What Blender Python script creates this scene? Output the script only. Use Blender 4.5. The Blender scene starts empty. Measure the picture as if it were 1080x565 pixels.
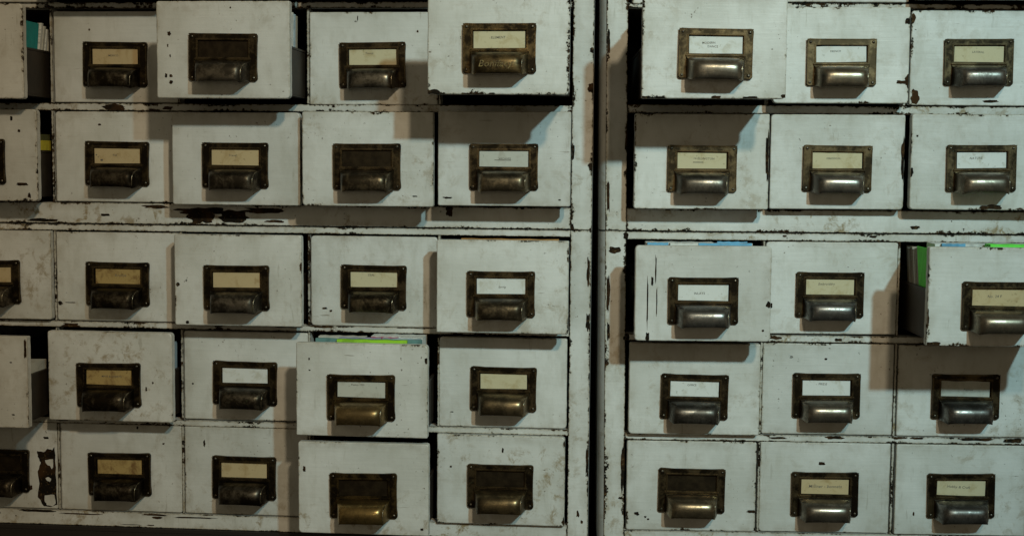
import bpy, bmesh, math, random
from mathutils import Matrix, Vector, noise

S = bpy.context.scene
COL = S.collection
ZUP = 1.20                       # height of the lens above the floor
FW = 0.1427                      # drawer front width
FH = {'A': .1010, 'B': .1010, 'C': .1006, 'D': .1006, 'E': .1006, 'Z': .1010}
CAB = {'L': (-0.08375, 1.4500), 'R': (-0.02768, 1.4417)}   # yaw, distance

def cab_matrix(c):
    a, d = CAB[c]
    return Matrix.Translation((0, d, ZUP)) @ Matrix.Rotation(a, 4, 'Z')

# ------------------------------------------------------------------ tables
# drawer: centre across, centre up, pulled out, roll, handle offset
DRAWERS = {
    "LA0": (-0.5940, 0.1136, 0.0658, -0.0002, (0.0, -0.0075)),
    "LA1": (-0.4463, 0.1127, -0.0005, 0.0006, [-0.0001, -0.0082]),
    "LA2": (-0.2997, 0.1143, 0.0781, 0.0003, [0.0008, -0.0079]),
    "LA3": (-0.1546, 0.1115, -0.0005, 0.0012, [-0.0007, -0.0071]),
    "LA4": (-0.0055, 0.1175, 0.1195, -0.0014, [0.0012, -0.0049]),
    "LB0": (-0.5942, 0.0024, 0.0359, 0.0003, [-0.0013, -0.0073]),
    "LB1": (-0.4463, 0.0016, -0.0005, 0.0001, [0.0005, -0.0074]),
    "LB2": (-0.3016, 0.0006, 0.0283, 0.0002, [-0.0001, -0.0071]),
    "LB3": (-0.1534, 0.0014, 0.0409, 0.0007, [-0.0002, -0.008]),
    "LB4": (-0.0070, 0.0029, 0.0319, 0.0007, [0.0002, -0.0085]),
    "LC0": (-0.5940, -0.1325, 0.0074, 0.0005, [-0.0006, -0.0083]),
    "LC1": (-0.4473, -0.1335, 0.0005, 0.0000, [0.0004, -0.0078]),
    "LC2": (-0.3007, -0.1328, 0.0279, 0.0012, [-0.0009, -0.0078]),
    "LC3": (-0.1541, -0.1341, -0.0001, 0.0003, [0.0001, -0.0062]),
    "LC4": (-0.0076, -0.1346, 0.0341, 0.0009, [-0.0011, -0.0075]),
    "LD0": (-0.5941, -0.2442, 0.0710, 0.0000, (0.0, -0.0075)),
    "LD1": (-0.4482, -0.2433, 0.0260, -0.0004, [-0.0008, -0.009]),
    "LD2": (-0.3006, -0.2437, -0.0005, -0.0003, [-0.0005, -0.0076]),
    "LD3": (-0.1552, -0.2453, 0.0646, -0.0013, [-0.0001, -0.0074]),
    "LD4": (-0.0094, -0.2445, -0.0005, 0.0025, [0.0012, -0.0068]),
    "LE0": (-0.5940, -0.3526, -0.0005, 0.0001, [0.0016, -0.0064]),
    "LE1": (-0.4473, -0.3527, -0.0005, -0.0002, [-0.0011, -0.0071]),
    "LE2": (-0.3011, -0.3526, -0.0005, -0.0002, [-0.0018, -0.0072]),
    "LE3": (-0.1546, -0.3536, 0.0593, 0.0018, [0.0008, -0.0071]),
    "LE4": (-0.0104, -0.3532, 0.0052, 0.0006, [0.0001, -0.0065]),
    "RA0": (0.2019, 0.1146, 0.1158, 0.0027, [0.0011, -0.0065]),
    "RA1": (0.3478, 0.1152, 0.0208, 0.0041, [-0.0003, -0.0075]),
    "RA2": (0.4972, 0.1147, -0.0000, 0.0000, [0.0008, -0.0044]),
    "RB0": (0.2015, 0.0019, 0.0274, 0.0025, [0.0006, -0.0076]),
    "RB1": (0.3478, 0.0026, 0.0141, 0.0025, [0.0, -0.0069]),
    "RB2": (0.4954, 0.0034, 0.0211, -0.0004, [0.0027, -0.0061]),
    "RC0": (0.2026, -0.1366, 0.0543, 0.0019, [0.0004, -0.0072]),
    "RC1": (0.3480, -0.1343, 0.0004, 0.0018, [-0.0015, -0.007]),
    "RC2": (0.4963, -0.1326, 0.0977, -0.0010, [-0.0004, -0.0087]),
    "RD0": (0.2008, -0.2459, 0.0082, -0.0003, [0.0002, -0.008]),
    "RD1": (0.3474, -0.2455, -0.0005, 0.0001, [-0.0013, -0.0068]),
    "RD2": (0.4948, -0.2458, -0.0005, 0.0000, [0.0024, -0.0057]),
    "RE0": (0.2003, -0.3556, -0.0005, -0.0003, [0.0006, -0.0046]),
    "RE1": (0.3469, -0.3550, -0.0005, -0.0007, [0.0003, -0.0071]),
    "RE2": (0.4953, -0.3553, 0.0016, 0.0000, [0.0001, -0.0057]),
}
LOSS = {'LA2': [(-0.0574, 0.0169, 0.0025, 0.003), (-0.0613, -0.0271, 0.0018, 0.003), (-0.0562, -0.0271, 0.0023, 0.002), (-0.056, -0.0336, 0.0025, 0.0025), (-0.0567, -0.0063, 0.001, 0.002), (0.0085, 0.0436, 0.001, 0.0012), (-0.0591, 0.0045, 0.001, 0.002)], 'LB0': [(0.0538, -0.0317, 0.0092, 0.0023), (0.0616, -0.0444, 0.0021, 0.0036), (0.0429, 0.0404, 0.0021, 0.0031), (0.0513, 0.0269, 0.0021, 0.0021)], 'LC1': [(-0.0678, -0.0307, 0.0025, 0.0019), (-0.0552, -0.0299, 0.0089, 0.0007)], 'LC2': [(-0.0675, -0.0048, 0.0019, 0.0023), (-0.0572, -0.0471, 0.0019, 0.0016)], 'LE0': [(0.0583, 0.0324, 0.0039, 0.0018), (0.0384, -0.026, 0.0033, 0.0038)], 'LE1': [(0.0502, 0.0293, 0.0016, 0.0016), (0.0199, 0.0472, 0.0011, 0.0016)], 'LD1': [(0.0493, -0.0058, 0.0013, 0.0016), (0.0416, -0.0129, 0.0013, 0.0032)], 'LD2': [(-0.0614, -0.0098, 0.0016, 0.0013)], 'LD0': [(0.0694, 0.0368, 0.0014, 0.0104), (0.053, 0.0219, 0.0016, 0.001), (0.0544, -0.0356, 0.0021, 0.001)], 'LC3': [(-0.0557, -0.0309, 0.0038, 0.0015), (-0.0488, -0.0335, 0.0021, 0.0016)], 'LE4': [(0.0023, 0.0339, 0.0014, 0.0037), (-0.0558, 0.0141, 0.0016, 0.0016)], 'LD4': [(-0.0567, -0.0338, 0.0027, 0.0007)], 'LB3': [(0.0515, -0.0392, 0.0036, 0.001)], 'LB4': [(-0.0607, -0.0421, 0.0062, 0.0015), (0.06, -0.0433, 0.002, 0.001)], 'LB1': [(-0.0199, 0.036, 0.0022, 0.0016)], 'LA1': [(-0.0298, 0.0302, 0.0013, 0.0016)], 'LA3': [(-0.0177, 0.0438, 0.0008, 0.0036), (0.0488, 0.0294, 0.0016, 0.0015)], 'LA4': [(-0.0649, -0.0492, 0.0072, 0.0028), (-0.0548, -0.0505, 0.0019, 0.0014), (0.0746, -0.0383, 0.002, 0.0084), (0.0733, -0.0476, 0.0024, 0.0028), (-0.0332, -0.0507, 0.0034, 0.0016), (-0.006, -0.0503, 0.0038, 0.0014)], 'RA0': [(-0.0671, -0.0504, 0.0047, 0.0023), (0.0024, -0.0492, 0.0047, 0.0016), (0.0371, -0.0499, 0.0075, 0.0016), (0.0703, -0.048, 0.0033, 0.0018)], 'RA1': [(0.0651, -0.028, 0.006, 0.002), (0.0706, -0.0269, 0.0027, 0.006), (0.0685, 0.0356, 0.0026, 0.003)], 'RA2': [(-0.0654, -0.0418, 0.0045, 0.0066), (-0.0704, 0.0423, 0.0027, 0.005), (0.0158, -0.0458, 0.0112, 0.0019)], 'RB2': [(0.0153, -0.0475, 0.0106, 0.0022), (-0.0653, 0.0275, 0.0015, 0.0015), (-0.07, -0.0102, 0.0017, 0.005)], 'RB1': [(0.0705, 0.0015, 0.0027, 0.0202)], 'RB0': [(0.0701, 0.004, 0.0023, 0.0231), (0.0082, -0.0502, 0.0051, 0.0012)], 'RC0': [(-0.0497, 0.0272, 0.0009, 0.018), (-0.0483, -0.0089, 0.0007, 0.0201), (-0.058, -0.0096, 0.001, 0.0336), (-0.0575, -0.046, 0.0018, 0.0048), (-0.0532, 0.0131, 0.0016, 0.007), (0.0637, -0.0382, 0.0015, 0.0015), (0.069, -0.0105, 0.0026, 0.003)], 'RC1': [(-0.0643, -0.0196, 0.0016, 0.0041)], 'RC2': [(-0.0645, -0.0487, 0.0068, 0.0028), (-0.0712, -0.0216, 0.0018, 0.0097), (-0.0723, 0.0054, 0.0014, 0.0067), (-0.0733, 0.0416, 0.0011, 0.0043)], 'RD1': [(-0.0027, 0.0333, 0.0021, 0.0015)], 'RE0': [(-0.0598, -0.0318, 0.0035, 0.0026), (-0.05, -0.0354, 0.0016, 0.0016), (-0.0468, -0.0378, 0.0016, 0.0013), (0.0671, -0.0276, 0.0047, 0.0015)], 'RE1': [(-0.0037, 0.0268, 0.0047, 0.0026)], 'RE2': [(-0.0504, -0.0271, 0.0016, 0.0026)], 'RD0': [], 'LE2': [(-0.0484, 0.031, 0.0016, 0.0054)], 'LE3': [(-0.0646, 0.0201, 0.0021, 0.0041), (0.0643, -0.0428, 0.0021, 0.002)], 'LD3': [(-0.0566, 0.0208, 0.0015, 0.001), (-0.057, 0.0329, 0.001, 0.0018), (0.0698, 0.0338, 0.0015, 0.003)]}
FLOSS = {'L': [(-0.3493, -0.0582, 0.0293, 0.0042), (-0.3505, -0.0656, 0.0152, 0.007), (-0.3135, -0.0639, 0.0195, 0.0067), (-0.2794, -0.0566, 0.0243, 0.0029), (-0.4027, -0.0537, 0.0153, 0.002), (-0.4372, -0.0493, 0.0082, 0.0015), (-0.2756, -0.0555, 0.0205, 0.0019), (-0.4611, -0.0635, 0.0055, 0.0015), (-0.5332, -0.0703, 0.0177, 0.0019), (-0.266, -0.0686, 0.0108, 0.0015), (-0.4476, 0.0567, 0.0147, 0.0036), (-0.3871, 0.0565, 0.0054, 0.0021), (-0.5154, -0.2989, 0.0067, 0.0015), (-0.0698, -0.0542, 0.0042, 0.0062), (0.0653, -0.0723, 0.0032, 0.0052), (0.085, 0.1211, 0.0026, 0.003), (0.0845, 0.0808, 0.0037, 0.0046), (0.0645, 0.0782, 0.0021, 0.0051), (0.0653, 0.0115, 0.0022, 0.0103), (0.0643, 0.1368, 0.0016, 0.0076), (0.0871, -0.0741, 0.0031, 0.0031), (0.0841, -0.1179, 0.0018, 0.0156), (0.0843, -0.1755, 0.0022, 0.0105), (-0.5469, -0.4055, 0.0226, 0.0015), (-0.4961, -0.4078, 0.0281, 0.0008), (-0.4092, -0.4062, 0.0139, 0.0012), (-0.4053, -0.4094, 0.0067, 0.0014), (-0.3614, -0.408, 0.025, 0.0009), (-0.4367, -0.4184, 0.0134, 0.0004), (-0.4132, -0.4183, 0.0045, 0.0007), (0.076, -0.3899, 0.0016, 0.0037), (0.0804, -0.3989, 0.0016, 0.0021), (0.063, -0.3581, 0.0017, 0.0069), (0.0631, -0.3726, 0.0016, 0.0053), (0.0853, -0.3291, 0.0013, 0.016), (-0.2104, -0.1858, 0.0108, 0.0014), (-0.1064, -0.1844, 0.0203, 0.0017), (-0.2515, -0.1866, 0.0152, 0.0013), (-0.5032, -0.1892, 0.01, 0.0025), (-0.4587, -0.1838, 0.0166, 0.001)], 'R': [(0.1123, -0.095, 0.0068, 0.0036), (0.1239, -0.0793, 0.0032, 0.0036), (0.1021, 0.129, 0.002, 0.0152), (0.124, 0.0834, 0.0017, 0.0102), (0.1042, -0.0371, 0.0018, 0.018), (0.1299, -0.3671, 0.0016, 0.0021), (0.1226, -0.3699, 0.0026, 0.0016), (0.1248, -0.3384, 0.0025, 0.0266), (0.1234, 0.0222, 0.0022, 0.0102), (0.4079, -0.2965, 0.0052, 0.0015), (0.4266, -0.2978, 0.0083, 0.002), (0.4462, -0.2978, 0.0073, 0.0017), (0.5112, -0.2987, 0.0207, 0.0018), (0.3562, -0.2988, 0.0104, 0.002), (0.5499, -0.2997, 0.013, 0.0024), (0.294, -0.3002, 0.0104, 0.0014), (0.2898, -0.1893, 0.0068, 0.002), (0.3574, -0.1906, 0.0042, 0.002), (0.1277, -0.1903, 0.0022, 0.0052), (0.3915, -0.0776, 0.0046, 0.0015), (0.2963, -0.0781, 0.0026, 0.001), (0.4366, -0.0674, 0.0052, 0.002), (0.1057, -0.1435, 0.0019, 0.0209), (0.1063, -0.1853, 0.0017, 0.0105)]}

# the row above, of which only the lower edges show
for k, u, p in (('LZ0', -.594, .004), ('LZ1', -.4465, .034), ('LZ2', -.3, .030), ('LZ3', -.1546, .022),
                ('LZ4', -.008, .010), ('RZ0', .1985, .002), ('RZ1', .3478, .003), ('RZ2', .4965, .020)):
    DRAWERS[k] = (u, {'LZ0': .2232, 'RZ0': .2205, 'RZ1': .2232}.get(k, .2250), p, 0.0, (0.0, -.0075))

# ------------------------------------------------------------------ materials
class NT:
    def __init__(s, name):
        s.m = bpy.data.materials.new(name); s.m.use_nodes = True
        s.t = s.m.node_tree; s.b = s.t.nodes['Principled BSDF']
    def n(s, typ, **kw):
        nd = s.t.nodes.new(typ)
        for k, v in kw.items(): setattr(nd, k, v)
        return nd
    def put(s, sock, v):
        if isinstance(v, bpy.types.NodeSocket): s.t.links.new(v, sock)
        elif v is not None:
            if sock.type == 'RGBA' and len(v) == 3: v = (*v, 1)
            sock.default_value = v
    def math(s, op, a, b=None, c=None, clamp=False):
        nd = s.n('ShaderNodeMath', operation=op, use_clamp=clamp)
        s.put(nd.inputs[0], a)
        if b is not None: s.put(nd.inputs[1], b)
        if c is not None: s.put(nd.inputs[2], c)
        return nd.outputs[0]
    def step(s, v, lo, hi, a=0.0, b=1.0):
        nd = s.n('ShaderNodeMapRange', interpolation_type='SMOOTHSTEP')
        for i, x in zip((0, 1, 2, 3, 4), (v, lo, hi, a, b)): s.put(nd.inputs[i], x)
        return nd.outputs[0]
    def noise(s, vec, scale, detail=3, rough=.55, dist=0):
        nd = s.n('ShaderNodeTexNoise')
        s.put(nd.inputs['Vector'], vec); s.put(nd.inputs['Scale'], scale); s.put(nd.inputs['Detail'], detail)
        s.put(nd.inputs['Roughness'], rough); s.put(nd.inputs['Distortion'], dist)
        return nd.outputs['Fac']
    def mix(s, f, a, b, blend='MIX'):
        nd = s.n('ShaderNodeMix', data_type='RGBA', blend_type=blend)
        s.put(nd.inputs[0], f); s.put(nd.inputs[6], a); s.put(nd.inputs[7], b)
        return nd.outputs[2]
    def prop(s, name):
        return s.n('ShaderNodeAttribute', attribute_type='OBJECT', attribute_name=name).outputs['Fac']
    def coords(s):
        oc = s.n('ShaderNodeTexCoord').outputs['Object']
        r = s.n('ShaderNodeObjectInfo').outputs['Random']
        v = s.n('ShaderNodeVectorMath', operation='MULTIPLY_ADD')
        s.t.links.new(r, v.inputs[0]); v.inputs[1].default_value = (37, 71, 53); s.t.links.new(oc, v.inputs[2])
        return v.outputs[0]
    def stretch(s, vec, sc):
        v = s.n('ShaderNodeVectorMath', operation='MULTIPLY'); s.put(v.inputs[0], vec); v.inputs[1].default_value = sc
        return v.outputs[0]
    def bump(s, h, strength, dist, prev=None):
        nd = s.n('ShaderNodeBump'); s.put(nd.inputs['Height'], h); s.put(nd.inputs['Strength'], strength)
        s.put(nd.inputs['Distance'], dist)
        if prev: s.t.links.new(prev, nd.inputs['Normal'])
        return nd.outputs['Normal']

def chip_color(M, co):
    a = M.noise(co, 45, 3)
    b = M.noise(co, 400, 2)
    c = M.mix(M.step(a, .42, .66), (.010, .0075, .005), (.045, .022, .009))
    return M.mix(M.step(b, .60, .72), c, (.10, .062, .026))

def make_paint():
    M = NT('old_white_paint'); co = M.coords()
    hw = M.n('ShaderNodeUVMap', uv_map='half').outputs[0]; fc = M.n('ShaderNodeUVMap', uv_map='face').outputs[0]
    ab = M.n('ShaderNodeVectorMath', operation='ABSOLUTE'); M.put(ab.inputs[0], fc)
    sb = M.n('ShaderNodeVectorMath', operation='SUBTRACT'); M.put(sb.inputs[0], hw); M.put(sb.inputs[1], ab.outputs[0])
    sp = M.n('ShaderNodeSeparateXYZ'); M.put(sp.inputs[0], sb.outputs[0])
    d = M.math('MINIMUM', sp.outputs[0], sp.outputs[1])
    wear = M.prop('wear'); stain = M.prop('stain'); tone = M.prop('tone')
    # body of the paint
    lo = M.noise(co, 11, 4, .6)
    mid = M.noise(M.stretch(co, (1, 1, .35)), 60, 5, .65)
    base = M.mix(M.step(lo, .34, .66), (.55, .54, .50), (.67, .66, .63))
    base = M.mix(M.step(mid, .48, .74, 0, .34), base, (.40, .375, .31))
    # yellow-brown staining in patches
    st = M.noise(co, 62, 8, .72, .4); stm = M.noise(co, 7.5, 2)
    f = M.math('MULTIPLY', M.step(st, .50, .66), M.step(stm, .42, .60))
    base = M.mix(M.math('MULTIPLY', f, stain, clamp=True), base, (.27, .20, .105))
    # grime gathered along the edges
    ge = M.math('MULTIPLY', M.step(d, 0.0, .013, 1, 0), M.step(M.noise(co, 40, 5, .7), .35, .75))
    base = M.mix(M.math('MULTIPLY', ge, .42), base, (.24, .19, .12))
    # the greasy dirt of many hands round the pull
    po = M.n('ShaderNodeVectorMath', operation='MULTIPLY_ADD'); M.put(po.inputs[0], fc); po.inputs[1].default_value = (24, 36, 0); po.inputs[2].default_value = (0, .40, 0)
    ln = M.n('ShaderNodeVectorMath', operation='LENGTH'); M.put(ln.inputs[0], po.outputs[0])
    hand = M.math('MULTIPLY', M.step(ln.outputs['Value'], .85, 1.35, 1, 0), M.step(M.noise(co, 55, 6, .75), .40, .68))
    base = M.mix(M.math('MULTIPLY', hand, M.prop('grime'), clamp=True), base, (.25, .20, .13))
    # fine specks and rubbed marks
    sp1 = M.math('MULTIPLY', M.step(M.noise(co, 300, 2, .5), .70, .74), M.step(M.noise(co, 17, 2), .44, .60))
    base = M.mix(M.math('MULTIPLY', sp1, .75), base, (.09, .06, .035))
    sc = M.noise(M.stretch(co, (.12, 1, 1)), 330, 2, .5)
    scm = M.math('MULTIPLY', M.step(sc, .70, .76), M.step(M.noise(co, 21, 2), .55, .66))
    base = M.mix(M.math('MULTIPLY', scm, .55), base, (.17, .13, .08))
    rub = M.math('MULTIPLY', M.step(M.noise(M.stretch(co, (1, 1, .15)), 210, 3, .6), .60, .72), M.step(M.noise(co, 13, 2), .5, .64))
    base = M.mix(M.math('MULTIPLY', rub, .35), base, (.26, .23, .17))
    base = M.mix(1.0, base, M.n('ShaderNodeCombineColor').outputs[0], 'MIX') if False else base
    tn = M.n('ShaderNodeHueSaturation'); M.put(tn.inputs['Value'], tone); M.put(tn.inputs['Color'], base); base = tn.outputs[0]
    # paint gone from the edges
    a = M.noise(co, 26, 3, .65); b = M.noise(co, 230, 5, .75); c2 = M.noise(co, 520, 2, .6)
    run = M.math('MAXIMUM', M.math('SUBTRACT', a, .50), 0.0)
    thr = M.math('MULTIPLY', M.math('MULTIPLY', run, .013), M.math('MULTIPLY', wear, M.step(b, .36, .62)))
    thr = M.math('ADD', thr, M.math('MULTIPLY', M.math('MULTIPLY', M.step(b, .42, .70), wear), .0005))
    thr = M.math('ADD', thr, M.math('MULTIPLY', M.math('SUBTRACT', c2, .5), .0008))
    e = M.math('SUBTRACT', d, thr)
    chip = M.step(e, -.00015, .00025, 1, 0)
    # stray chips inside the face
    cm = M.math('MULTIPLY', M.step(M.noise(co, 120, 4, .6), .72, .735), M.step(M.noise(co, 9, 2), .50, .58))
    chip = M.math('MAXIMUM', chip, M.math('MULTIPLY', cm, M.math('MULTIPLY', wear, .9), clamp=True))
    rim = M.math('MULTIPLY', M.step(e, .0003, .0016, 1, 0), .45)
    base = M.mix(rim, base, (.30, .235, .13))
    M.put(M.b.inputs['Base Color'], M.mix(chip, base, chip_color(M, co)))
    M.put(M.b.inputs['Roughness'], M.math('ADD', M.step(mid, .3, .7, .42, .58), M.math('MULTIPLY', chip, .3)))
    M.put(M.b.inputs['Specular IOR Level'], M.step(chip, 0, 1, .38, .06))
    brush = M.noise(M.stretch(co, (.06, 1, 1)), 260, 3, .6)
    nb = M.bump(brush, .40, .0006)
    nb = M.bump(M.noise(co, 70, 4, .6), .30, .0012, nb)
    nb = M.bump(M.math('SUBTRACT', 1.0, chip), .9, .0006, nb)
    M.put(M.b.inputs['Normal'], nb)
    return M.m

def make_bare():
    M = NT('bare_dark_metal'); co = M.coords()
    M.put(M.b.inputs['Base Color'], chip_color(M, co)); M.b.inputs['Roughness'].default_value = .85; M.b.inputs['Specular IOR Level'].default_value = .08
    M.put(M.b.inputs['Normal'], M.bump(M.noise(co, 300, 4, .7), .5, .0008))
    return M.m

def make_brass():
    M = NT('aged_brass'); co = M.coords(); shine = M.prop('shine')
    n1 = M.noise(co, 55, 5, .7, .4); n2 = M.noise(co, 420, 3, .6); n3 = M.noise(M.stretch(co, (.15, 1, 1)), 500, 2)
    s = M.math('ADD', M.math('MULTIPLY', n1, 1.0), M.math('MULTIPLY', n2, .25))
    f = M.math('MULTIPLY', M.step(s, .54, .82), 1.0)
    f = M.math('MULTIPLY', M.math('ADD', M.math('MULTIPLY', f, .6), M.math('SUBTRACT', shine, .38), clamp=True), M.step(shine, .2, .6, .35, 1.0))
    bright = M.mix(M.prop('gold'), (.27, .262, .25), (.34, .225, .085))
    bev = M.n('ShaderNodeBevel', samples=6); bev.inputs['Radius'].default_value = .0013
    geo = M.n('ShaderNodeNewGeometry'); dt = M.n('ShaderNodeVectorMath', operation='DOT_PRODUCT')
    M.put(dt.inputs[0], bev.outputs[0]); M.put(dt.inputs[1], geo.outputs['Normal'])
    ed = M.math('MULTIPLY', M.step(dt.outputs['Value'], .985, .86), M.step(n1, .34, .56))
    f = M.math('MAXIMUM', f, M.math('MULTIPLY', ed, M.step(shine, .2, .7, .45, .9)))
    base = M.mix(f, M.mix(M.step(n1, .4, .65), (.016, .011, .006), (.036, .025, .0125)), bright)
    sp = M.step(M.noise(co, 260, 2), .70, .75)
    base = M.mix(M.math('MULTIPLY', sp, .6), base, (.07, .075, .045))
    M.put(M.b.inputs['Base Color'], base)
    M.b.inputs['Metallic'].default_value = .92
    r = M.math('ADD', M.math('MULTIPLY', n3, .16), M.step(f, 0, 1, .34, .20))
    r = M.math('SUBTRACT', r, M.math('MULTIPLY', ed, .10)); M.put(M.b.inputs['Roughness'], r)
    nb = M.bump(n1, .10, .0008); nb = M.bump(n2, .12, .0002, nb)
    M.put(M.b.inputs['Normal'], nb)
    return M.m

def make_paper(name, base, stain, k, fiber=None):
    M = NT(name); co = M.coords()
    a = M.noise(co, 70, 5, .65, .5); b = M.noise(co, 260, 3)
    c = M.mix(M.step(a, .48, .72, 0, k), base, stain)
    c = M.mix(M.step(b, .62, .74, 0, k * .7), c, tuple(x * .55 for x in stain))
    M.put(M.b.inputs['Base Color'], c); M.b.inputs['Roughness'].default_value = .8
    M.b.inputs['Specular IOR Level'].default_value = .2
    M.put(M.b.inputs['Normal'], M.bump(a, .3, .0006))
    return M.m

def make_plain(name, base, var, rough, metal=0.0, sc=30, stretch=(1, 1, 1)):
    M = NT(name); co = M.coords()
    a = M.noise(M.stretch(co, stretch), sc, 5, .65)
    M.put(M.b.inputs['Base Color'], M.mix(M.step(a, .35, .7), base, var))
    M.b.inputs['Roughness'].default_value = rough; M.b.inputs['Metallic'].default_value = metal
    M.put(M.b.inputs['Normal'], M.bump(a, .3, .001))
    return M.m

PAINT = make_paint(); BARE = make_bare(); BRASS = make_brass()
WOOD = make_plain('dark_cabinet_wood', (.045, .030, .018), (.085, .055, .033), .7, sc=40, stretch=(1, .1, 1))
BOX = make_plain('dark_drawer_metal', (.015, .010, .006), (.032, .021, .013), .55, .1, 25)
SLOT = make_plain('card_slot_metal', (.020, .013, .007), (.040, .027, .014), .6, .9, 90)
GLINT = make_plain('brass_glint_edge', (.36, .31, .22), (.05, .032, .016), .30, .95, 260)  # brighter metal that puts a glint on the ridge of each pull
SCREW = make_plain('worn_steel', (.16, .14, .11), (.045, .032, .02), .35, .9, 500)
INK = make_plain('faded_ink', (.08, .07, .06), (.17, .15, .12), .8, sc=400)
GOLDINK = make_plain('gold_scrawl', (.20, .145, .05), (.06, .04, .018), .5, .5, sc=500)
PAPER = {
    'white': make_paper('white_card', (.68, .68, .65), (.44, .40, .30), .6),
    'cream': make_paper('cream_card', (.56, .49, .32), (.38, .29, .14), .6),
    'tan': make_paper('tan_card', (.51, .395, .225), (.32, .21, .085), .6),
    'brown': make_paper('stained_brown_card', (.40, .28, .11), (.16, .085, .03), .9),
    'grey': make_paper('grey_card', (.50, .49, .43), (.34, .31, .25), .6),
}
def flat(name, c, k=.45):
    """coloured board or a wad of sheets: faint lines where the sheets lie against one another"""
    M = NT(name); co = M.coords()
    ln = M.noise(M.stretch(co, (.03, 1, .03)), 1500, 2, .6); a = M.noise(co, 80, 5, .65, .5)
    b = M.mix(M.step(ln, .50, .62, 0, .55), c, tuple(x * .42 for x in c))
    b = M.mix(M.step(a, .48, .72, 0, k), b, tuple(x * .55 + .03 for x in c))
    M.put(M.b.inputs['Base Color'], b); M.b.inputs['Roughness'].default_value = .75
    M.put(M.b.inputs['Normal'], M.bump(ln, .5, .0005))
    return M.m
TEAL = flat('turquoise_board', (.012, .30, .30)); LIME = flat('lime_board', (.30, .62, .02)); GREEN = flat('bright_green_board', (.14, .80, .07))
YEL = flat('yellow_board', (.62, .52, .04)); ORANGE = flat('orange_brown_board', (.40, .20, .05)); SEA = flat('sea_green_board', (.13, .27, .26))
BLUE = flat('blue_board', (.14, .40, .62)); MAUVE = flat('mauve_board', (.36, .33, .46)); PINK = flat('magenta_board', (.45, .08, .16))
WPAP = flat('white_paper', (.66, .66, .62)); OLIVE = flat('olive_board', (.10, .10, .03)); BUFF = flat('brown_grey_board', (.30, .26, .20))
PALE = flat('pale_blue_board', (.40, .50, .56)); SLATE = flat('slate_blue_board', (.16, .20, .22))

# ------------------------------------------------------------------ mesh helpers
def link(name, me, parent=None, **props):
    o = bpy.data.objects.new(name, me); COL.objects.link(o)
    if parent: o.parent = parent
    for k, v in props.items(): o[k] = v
    return o

def new_bm():
    bm = bmesh.new(); bm.loops.layers.uv.new('face'); bm.loops.layers.uv.new('half'); return bm

def done(bm, name, mats, smooth=False):
    me = bpy.data.meshes.new(name); bm.to_mesh(me); bm.free()
    for m in mats: me.materials.append(m)
    if smooth:
        for p in me.polygons: p.use_smooth = True
    return me

def setuv(bm, f, pts, half):
    a = bm.loops.layers.uv['face']; b = bm.loops.layers.uv['half']
    for l, p in zip(f.loops, pts): l[a].uv = p; l[b].uv = half

def quad_box(bm, xb0, xb1, xt0, xt1, z0, z1, y0, y1, mat=0):
    """painted board: front face at y0 (towards the viewer), left/right edges may lean"""
    v = [bm.verts.new(p) for p in ((xb0, y0, z0), (xb1, y0, z0), (xt1, y0, z1), (xt0, y0, z1),
                                   (xb0, y1, z0), (xb1, y1, z0), (xt1, y1, z1), (xt0, y1, z1))]
    for idx in ((0, 1, 2, 3), (5, 4, 7, 6), (4, 0, 3, 7), (1, 5, 6, 2), (3, 2, 6, 7), (4, 5, 1, 0)):
        f = bm.faces.new([v[i] for i in idx]); f.material_index = mat
        if idx == (0, 1, 2, 3):
            hx, hz = (xb1 - xb0) / 2, (z1 - z0) / 2
            setuv(bm, f, ((-hx, -hz), (hx, -hz), (hx, hz), (-hx, hz)), (hx, hz))
        else:
            ps = []
            for i in idx:
                dep = v[i].co.y - y0
                ps.append((1 - dep - .0004, 0))
            setuv(bm, f, ps, (1, 1))
    return v

def box(bm, x0, x1, y0, y1, z0, z1, mat=0):
    quad_box(bm, x0, x1, x0, x1, z0, z1, y0, y1, mat)

def patch(bm, cx, cz, hx, hz, y, rng, lim=None, mat=1):
    """an irregular paint loss, lying just proud of the painted face"""
    n = max(14, min(60, int(14 + 900 * max(hx, hz))))
    ph = rng.random() * 50
    vs = []
    for i in range(n):
        t = 2 * math.pi * i / n
        c, s = math.cos(t), math.sin(t)
        k = 1 / max(abs(c), abs(s)) ** .45
        j = .92 + .40 * noise.noise(Vector((c * 1.5 + ph, s * 1.5, 0))) + .22 * noise.noise(Vector((c * 4 + ph, s * 4, 3))) + rng.uniform(-.04, .04)
        x = cx + hx * c * k * j; z = cz + hz * s * k * j
        if lim:
            x = min(max(x, lim[0]), lim[1]); z = min(max(z, lim[2]), lim[3])
        vs.append(bm.verts.new((x, y, z)))
    try:
        f = bm.faces.new(vs); f.material_index = mat
        f.normal_update()
        if f.normal.y > 0: f.normal_flip()
        setuv(bm, f, [(0, 0)] * n, (1, 1))
    except ValueError: pass

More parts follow.
